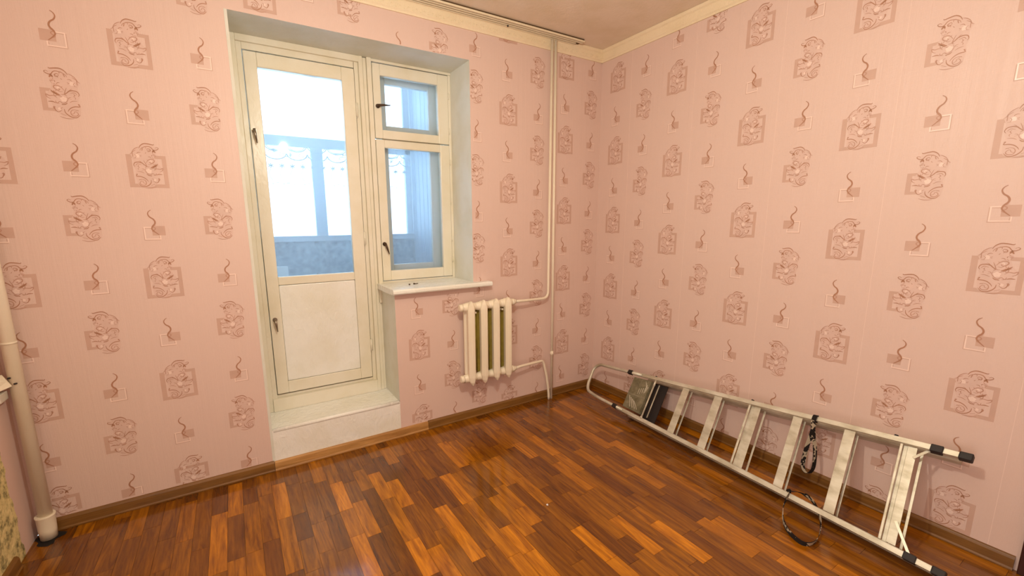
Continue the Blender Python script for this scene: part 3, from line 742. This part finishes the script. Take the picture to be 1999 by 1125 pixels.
for w, e in ((0, -2.256), (1, -2.222)):
    b = MB(); bar(b, -.565, e, w, .026, -.004, .004); s_ = -1 if w == 0 else 1
    def q2(y, o, d):
        u = up(y)-lo(y); return lo(y)+u*w+u.normalized()*o+nrm(y)*d
    o0, o1 = (s_*.013, s_*.010)
    b.hexa([q2(-.565, o0, -.034), q2(-.565, o1, -.034), q2(e, o1, -.034), q2(e, o0, -.034), q2(-.565, o0, 0), q2(-.565, o1, 0), q2(e, o1, 0), q2(e, o0, 0)])
    # small raised bead along the rail
    b.hexa([q2(-.565, -s_*.013, .0), q2(-.565, -s_*.011, .0), q2(e, -s_*.011, .0), q2(e, -s_*.013, .0), q2(-.565, -s_*.013, .007), q2(-.565, -s_*.011, .007), q2(e, -s_*.011, .007), q2(e, -s_*.013, .007)])
    b.build('front_rail', 'alu', lad, bevel=.001)
    b = MB(); bar(b, e+.004, e-.036, w, .032, -.036, .009); b.build('rubber_cap', 'rubber', lad, bevel=.003)
    b = MB(); bar(b, -.66, e-.085, w, .024, -.117, -.066); bar(b, e-.036, e-.085, w, .024, -.034, -.002); b.build('rear_rail', 'alu', lad, bevel=.001)
    b = MB(); bar(b, e-.083, e-.125, w, .032, -.040, .004); b.build('rubber_foot', 'rubber', lad, bevel=.004)
# treads: C channels, closed side towards the ladder's head
TR = [(-1.040, -1.088), (-1.266, -1.316), (-1.514, -1.546), (-1.720, -1.765), (-1.952, -1.997), (-2.190, -2.222)]
for i, (a, c) in enumerate(TR):
    b = MB()
    d0 = -.004 if i not in (2, 5) else -.012
    rung_box(b, a, c, d0-.003, d0, .035, .965)          # front flange facing the room
    rung_box(b, a-.001, a-.004, d0-.042, d0-.002, .035, .965)   # deck
    for g in range(4):
        rung_box(b, a+.0015, a, d0-.008-g*.006, d0-.005-g*.006, .05, .95)
    b.build('tread', 'alu', lad, bevel=.0008)
    b = MB(); rung_box(b, a-.040, a-.050, -.052, -.048, .04, .96); b.build('tread_back_edge', 'alu', lad, bevel=.0008)
for a in (-1.481, -2.164):     # cross bars of the rear frame
    b = MB(); rung_box(b, a, a-.010, -.012, -.002, .03, .97); rung_box(b, a-.010, a-.036, -.022, -.019, .03, .97); rung_box(b, a-.034, a-.038, -.02, -.012, .03, .97)
    b.build('cross_bar', 'alu', lad, bevel=.0015)
# diagonal braces at the wide end
b = MB(); p, q = LP(-2.208, .24, .0), lo(-2.275)+nrm(-2.26)*.004
dd = (q-p).normalized(); sd = dd.cross(nrm(-2.2)).normalized()*.005; nn = nrm(-2.2)*.002
b.hexa([p-sd-nn, p+sd-nn, q+sd-nn, q-sd-nn, p-sd+nn, p+sd+nn, q+sd+nn, q-sd+nn]); b.build('brace', 'alu', lad)
b = MB(); p, q = LP(-2.216, .86, -.004), up(-2.225)+nrm(-2.2)*-.02
dd = (q-p).normalized(); sd = dd.cross(nrm(-2.2)).normalized()*.005
b.hexa([p-sd-nn, p+sd-nn, q+sd-nn, q-sd-nn, p-sd+nn, p+sd+nn, q+sd+nn, q-sd+nn]); b.build('brace', 'alu', lad)
# tubular hoop at the head
hp = [lo(-.65), lo(-.36), Vector((-.263, -.222, .074)), Vector((-.224, -.184, .112)), Vector((-.140, -.160, .226)), Vector((-.115, -.205, .268)), up(-.40), up(-.65)]
b = MB(); b.tube(smooth_path(hp, .09, 8), .012, 14, rad=None); b.build('hoop', 'alu', lad)
for w in (0, 1):
    b = MB(); y_ = -.550 if w == 0 else -.520; bar(b, y_+.004, y_-.035, w, .031, -.016, .016); b.build('rubber_collar', 'rubber', lad, bevel=.003)
# top platform, folded into the frame, with its embossed anti-slip pattern
b = MB(); rung_box(b, -.620, -.780, -.020, -.012, .10, .92)
b.hexa([LP(-0.780, .10, -.012), LP(-0.787, .10, -.03), LP(-0.787, .92, -.03), LP(-0.780, .92, -.012), LP(-0.780, .10, -.014), LP(-0.784, .10, -.05), LP(-0.784, .92, -.05), LP(-0.780, .92, -.014)])
plat = b.build('platform', 'alu_dull', lad, bevel=.002)
b = MB()
def rib(y0, w0, y1, w1, wd=.0028):
    y0 -= .045; y1 -= .045
    p, q = LP(y0, w0, -.0115), LP(y1, w1, -.0115); dd = (q-p).normalized(); nn = nrm(y0); sd = dd.cross(nn).normalized()*wd
    b.hexa([p-sd, p+sd, q+sd, q-sd, p-sd*.4+nn*.003, p+sd*.4+nn*.003, q+sd*.4+nn*.003, q-sd*.4+nn*.003])
for k in range(4):
    rib(-.60-k*.018, .42-k*.03, -.64-k*.022, .16)
    rib(-.66-k*.016, .52+k*.02, -.66-k*.016, .66+k*.02)
    rib(-.69-k*.012, .88-k*.04, -.715, .74-k*.05)
rib(-.585, .47, -.735, .47, .0015)
b.build('anti_slip_ribs', 'alu', plat)
b = MB(); p, q = LP(-.822, .02, .004), LP(-.822, .97, .004); b.tube([p, q], .006, 10); b.tube([p, p+(q-p)*.05], .0085, 10); b.tube([q, q-(q-p)*.18], .0075, 10); b.build('hinge_rod', 'alu', lad)
b = MB(); p, q = LP(-.850, .10, -.018), LP(-.850, .88, -.018); b.tube([p, q], .0045, 8); b.build('support_rod', 'alu', lad)
b = MB(); rung_box(b, -.787, -.85, -.060, -.050, .06, .93); rung_box(b, -.85, -.90, -.058, -.052, .06, .93, 0); b.build('platform_shade', 'rubber', lad)  # black sheets standing in for the shadow beside the platform
for y_ in (-.765, -1.45, -2.10):
    b = MB(); p = up(y_)+(up(y_)-lo(y_)).normalized()*.013; b.tube([p, p+(up(y_)-lo(y_)).normalized()*.005], .008, 12); b.build('rivet', 'rubber', lad)

# printed straps
def strap(name, pts, width_dir, w, label, closed=False):
    P = catmull([tuple(p) for p in pts], 6); P = [Vector(p) for p in P]
    b = MB(); L = 0; vs = []
    for i, p in enumerate(P):
        if i: L += (p-P[i-1]).length
        t = i/(len(P)-1); wd = width_dir(t, p).normalized()*w/2
        tan = (P[min(i+1, len(P)-1)]-P[max(i-1, 0)]).normalized(); nn = tan.cross(wd.normalized()).normalized()*.0009
        o = len(b.v)
        b.v += [tuple(p-wd-nn), tuple(p+wd-nn), tuple(p+wd+nn), tuple(p-wd+nn)]
        for k, uu in enumerate((0, 1, 1, 0)): b.uv[o+k] = (uu, L)
        if i:
            for k in range(4):
                b.f.append((o-4+k, o-4+(k+1) % 4, o+(k+1) % 4, o+k)); b.mi.append(0); b.sm.append(False)
    b.f.append((0, 1, 2, 3)); o = len(b.v)-4; b.f.append((o+3, o+2, o+1, o)); b.mi += [0, 0]; b.sm += [False, False]
    return b.build(name, 'strap', label=label, category='strap')
y0 = -1.775; u0 = up(y0)
strap('ladder_strap', [u0+Vector((.018, .0, -.03)), u0+Vector((.012, -.002, .012)), u0+Vector((-.012, -.004, .016)), u0+Vector((-.024, -.004, -.02)), u0+Vector((-.020, -.010, -.08)),
       u0+Vector((-.012, -.024, -.17)), u0+Vector((-.010, -.026, -.27)), u0+Vector((-.012, -.004, -.315)), u0+Vector((-.014, .022, -.285)), u0+Vector((-.016, .014, -.17)), u0+Vector((-.018, -.002, -.08)), u0+Vector((-.018, -.006, -.022))],
      lambda t, p: Vector((-.55+.3*math.sin(9*t), 1-.9*t*(1-t)*2, 0)), .020,
      'black printed webbing strap hanging from the ladder\'s upper rail')
def wdir(t, p): return Vector((.2*math.sin(6*t), .2*math.cos(5*t), 1)) if .12 < t < .88 else Vector((.1, -1, .3))
a0 = lo(-1.80)
strap('ladder_strap', [a0+Vector((.030, .01, -.020)), a0+Vector((.018, .006, .020)), Vector((-0.407, -1.815, 0.100)), Vector((-0.490, -1.831, 0.070)), Vector((-0.531, -1.858, 0.020)), Vector((-0.579, -1.914, 0.012)), Vector((-0.594, -1.974, 0.012)), Vector((-0.531, -1.994, 0.012)), Vector((-0.446, -1.976, 0.035)), Vector((-0.379, -1.937, 0.065)), Vector((-0.343, -1.887, 0.090)), Vector((-0.349, -1.840, 0.102)), a0+Vector((-.004, -.006, .026))],
      wdir, .022, 'black printed webbing strap looped on the floor from the ladder\'s lower rail')

# a paint crumb on the floor
b = MB(); b.hexa([(-1.404, -1.130, .0), (-1.396, -1.133, .0), (-1.393, -1.124, .0), (-1.402, -1.121, .0), (-1.402, -1.129, .004), (-1.397, -1.131, .005), (-1.395, -1.125, .004), (-1.401, -1.123, .003)])
b.build('paint_flake', 'balc_white', label='tiny white paint flake lying on the brown floor strips', category='flake')

# ------------------------------------------------------------------ balcony beyond the glass
BY = 1.60; BZ = .12
one('box', (-3.7, .5, BZ-.1), (-.9, BY+.1, BZ)).build('balcony_floor', 'balc_dark', kind='structure')
one('box', (-3.7, .5, 2.95), (-.9, BY+.1, 3.05)).build('added_balcony_ceiling', 'balc_paint', kind='structure')  # out of view; added to block sky light over the balcony
one('box', (-3.7, BY, BZ), (-1.03, BY+.08, 1.30)).build('balcony_parapet', 'balc_dark', kind='structure')
one('box', (-3.8, .5, BZ), (-3.7, BY+.08, 2.95)).build('added_balcony_wall_left', 'balc_paint', kind='structure')  # end wall hardly in view, added to shape the balcony light
# end wall boarded with vertical planks
bw = one('box', (-1.022, .5, BZ), (-.92, BY+.08, 2.95)).build('balcony_wall_right', 'balc_paint', kind='structure')
y = .5
while y < BY-.01:
    one('box', (-1.036, y+.003, BZ), (-1.0215, min(y+.098, BY-.002), 2.95)).build('board', 'balc_wall', bw, bevel=.003)
    y += .10
b = MB()
b.box((-3.7, BY-.02, 1.30), (-1.036, BY+.05, 1.352)); b.box((-3.7, BY, 2.135), (-1.036, BY+.05, 2.222)); b.box((-3.7, BY, 2.85), (-1.036, BY+.05, 2.95))
b.box((-1.10, BY, 1.352), (-1.036, BY+.05, 2.85))
for x in (-2.86, -1.982): b.box((x, BY, 1.352), (x+.098, BY+.05, 2.135))
bal = b.build('window_2', 'balc_paint', kind='structure', bevel=.003)
for xa, xb in ((-3.7, -2.86), (-2.762, -1.982), (-1.884, -1.10)):
    one('box', (xa, BY+.024, 1.352), (xb, BY+.027, 2.135)).build('glass_pane', 'glass', bal)
one('box', (-3.7, BY+.024, 2.222), (-1.10, BY+.027, 2.85)).build('glass_pane', 'glass', bal)

# lace curtain on the balcony window
lc = empty('lace_curtain', (-2.2, 1.52, 2.13), label='white lace net curtain with scalloped top hanging at the balcony window', category='curtain')
def cy(x): return 1.52+.006*math.sin(x*23)
b = MB(); N = 120; xs = [-3.4+(2.34)*i/N for i in range(N+1)]
for x in xs: b.v += [(x, cy(x), 1.355), (x, cy(x), 2.128)]
for i in range(N): b.f.append((2*i, 2*i+2, 2*i+3, 2*i+1)); b.mi.append(0); b.sm.append(True)
b.build('net', 'tulle', lc)
b = MB(); lp = Print(b, lambda u, z, h: (u, cy(u)-h, z), lambda u, z: -3.39 < u < -1.062 and 1.36 < z < 2.128)
P_ = .168; k = 0; x = -3.37
while x < -1.06:
    for r, w, zz in ((.080, .009, 2.128), (.066, .006, 2.128), (.082, .009, 2.060)):
        lp.ribbon([(x+.084+r*math.cos(a), zz-r*.62*math.sin(a)) for a in [math.pi*q/8 for q in range(9)]], w, 0, .001, False)
    for s_ in range(7):   # scalloped lower hem of the top border
        a0_ = math.pi*s_/7; cx_, cz_ = x+.084+.082*math.cos(a0_+.22), 2.058-.056*math.sin(a0_+.22)
        lp.ribbon([(cx_+.012*math.cos(q), cz_-.012*math.sin(q)) for q in (0, .8, 1.6, 2.4, 3.14)], .004, 0, .001, False)
    for s_ in range(16):  # sprigs in the border
        ax_, az_ = x+.012+rnd.random()*.144, 2.03+rnd.random()*.06
        lp.ribbon([(ax_, az_), (ax_+.010, az_+.008), (ax_+.020, az_-.002+.012*rnd.random())], .005, 0, .0012)
        lp.ribbon([(ax_, az_), (ax_+.004, az_-.010), (ax_+.014, az_-.014)], .004, 0, .0012)
    for dx in (.0, .084):
        cx_, cz_ = x+.04+dx, 1.955
        for q in range(6):
            a = q*math.pi/3+.3
            lp.ribbon([(cx_, cz_), (cx_+.014*math.cos(a+.3), cz_+.012*math.sin(a+.3)), (cx_+.024*math.cos(a), cz_+.022*math.sin(a))], .009, 0, .001)
        lp.ribbon([(cx_, 1.93), (cx_-.018, 1.895), (cx_-.012, 1.86), (cx_+.008, 1.83)], .004, 0, .001, False)
        for q in range(7):
            a = q*.9; lp.ribbon([(cx_+.005, 1.805), (cx_+.02*math.cos(a), 1.80+.016*math.sin(a))], .006, 0, .001)
        lp.ribbon([(cx_+.02, 1.81), (cx_+.045, 1.815), (cx_+.06, 1.808)], .005, 0, .001)
        for q in range(3): lp.ribbon([(cx_-.02+.018*q, 1.70+.008*(q % 2)), (cx_-.012+.018*q, 1.705)], .005, 0, .001)
        for q in range(8):
            a = q*.8; lp.ribbon([(cx_+.01*math.cos(a), 1.50+.02*math.sin(a)), (cx_+.022*math.cos(a), 1.50+.04*math.sin(a))], .006, 0, .001)
        for q in range(3): lp.ribbon([(cx_+rnd.random()*.06-.03, 1.40+rnd.random()*.05), (cx_+rnd.random()*.06-.03, 1.40+rnd.random()*.05)], .004, 0, .001)
    x += P_
b.build('lace_pattern', 'lace', lc)
# things on the balcony
cab = empty('balcony_cabinet', (-2.1, 1.35, BZ), label='low bluish cabinet on the balcony below the lace curtain', category='cabinet')
one('box', (-2.75, 1.16, BZ), (-1.25, 1.58, .96)).build('body', 'balc_dark', cab, bevel=.005)
one('box', (-2.77, 1.14, .96), (-1.23, 1.59, .985)).build('cabinet_top', 'balc_dark', cab, bevel=.004)
b = MB(); b.box((-2.385, 1.30, .9855), (-2.285, 1.38, 1.105)); b.build('carton', 'balc_white', bevel=.004, label='small white carton on the balcony behind the door glass', category='box')
b = MB(); b.tube([(-2.20, 1.30, .996), (-2.14, 1.26, 1.0), (-2.07, 1.27, 1.0), (-2.03, 1.33, 1.004), (-2.04, 1.38, 1.02)], .009, 10)
b.build('hose', 'rubber', label='short dark curved hose lying on the balcony cabinet', category='hose')
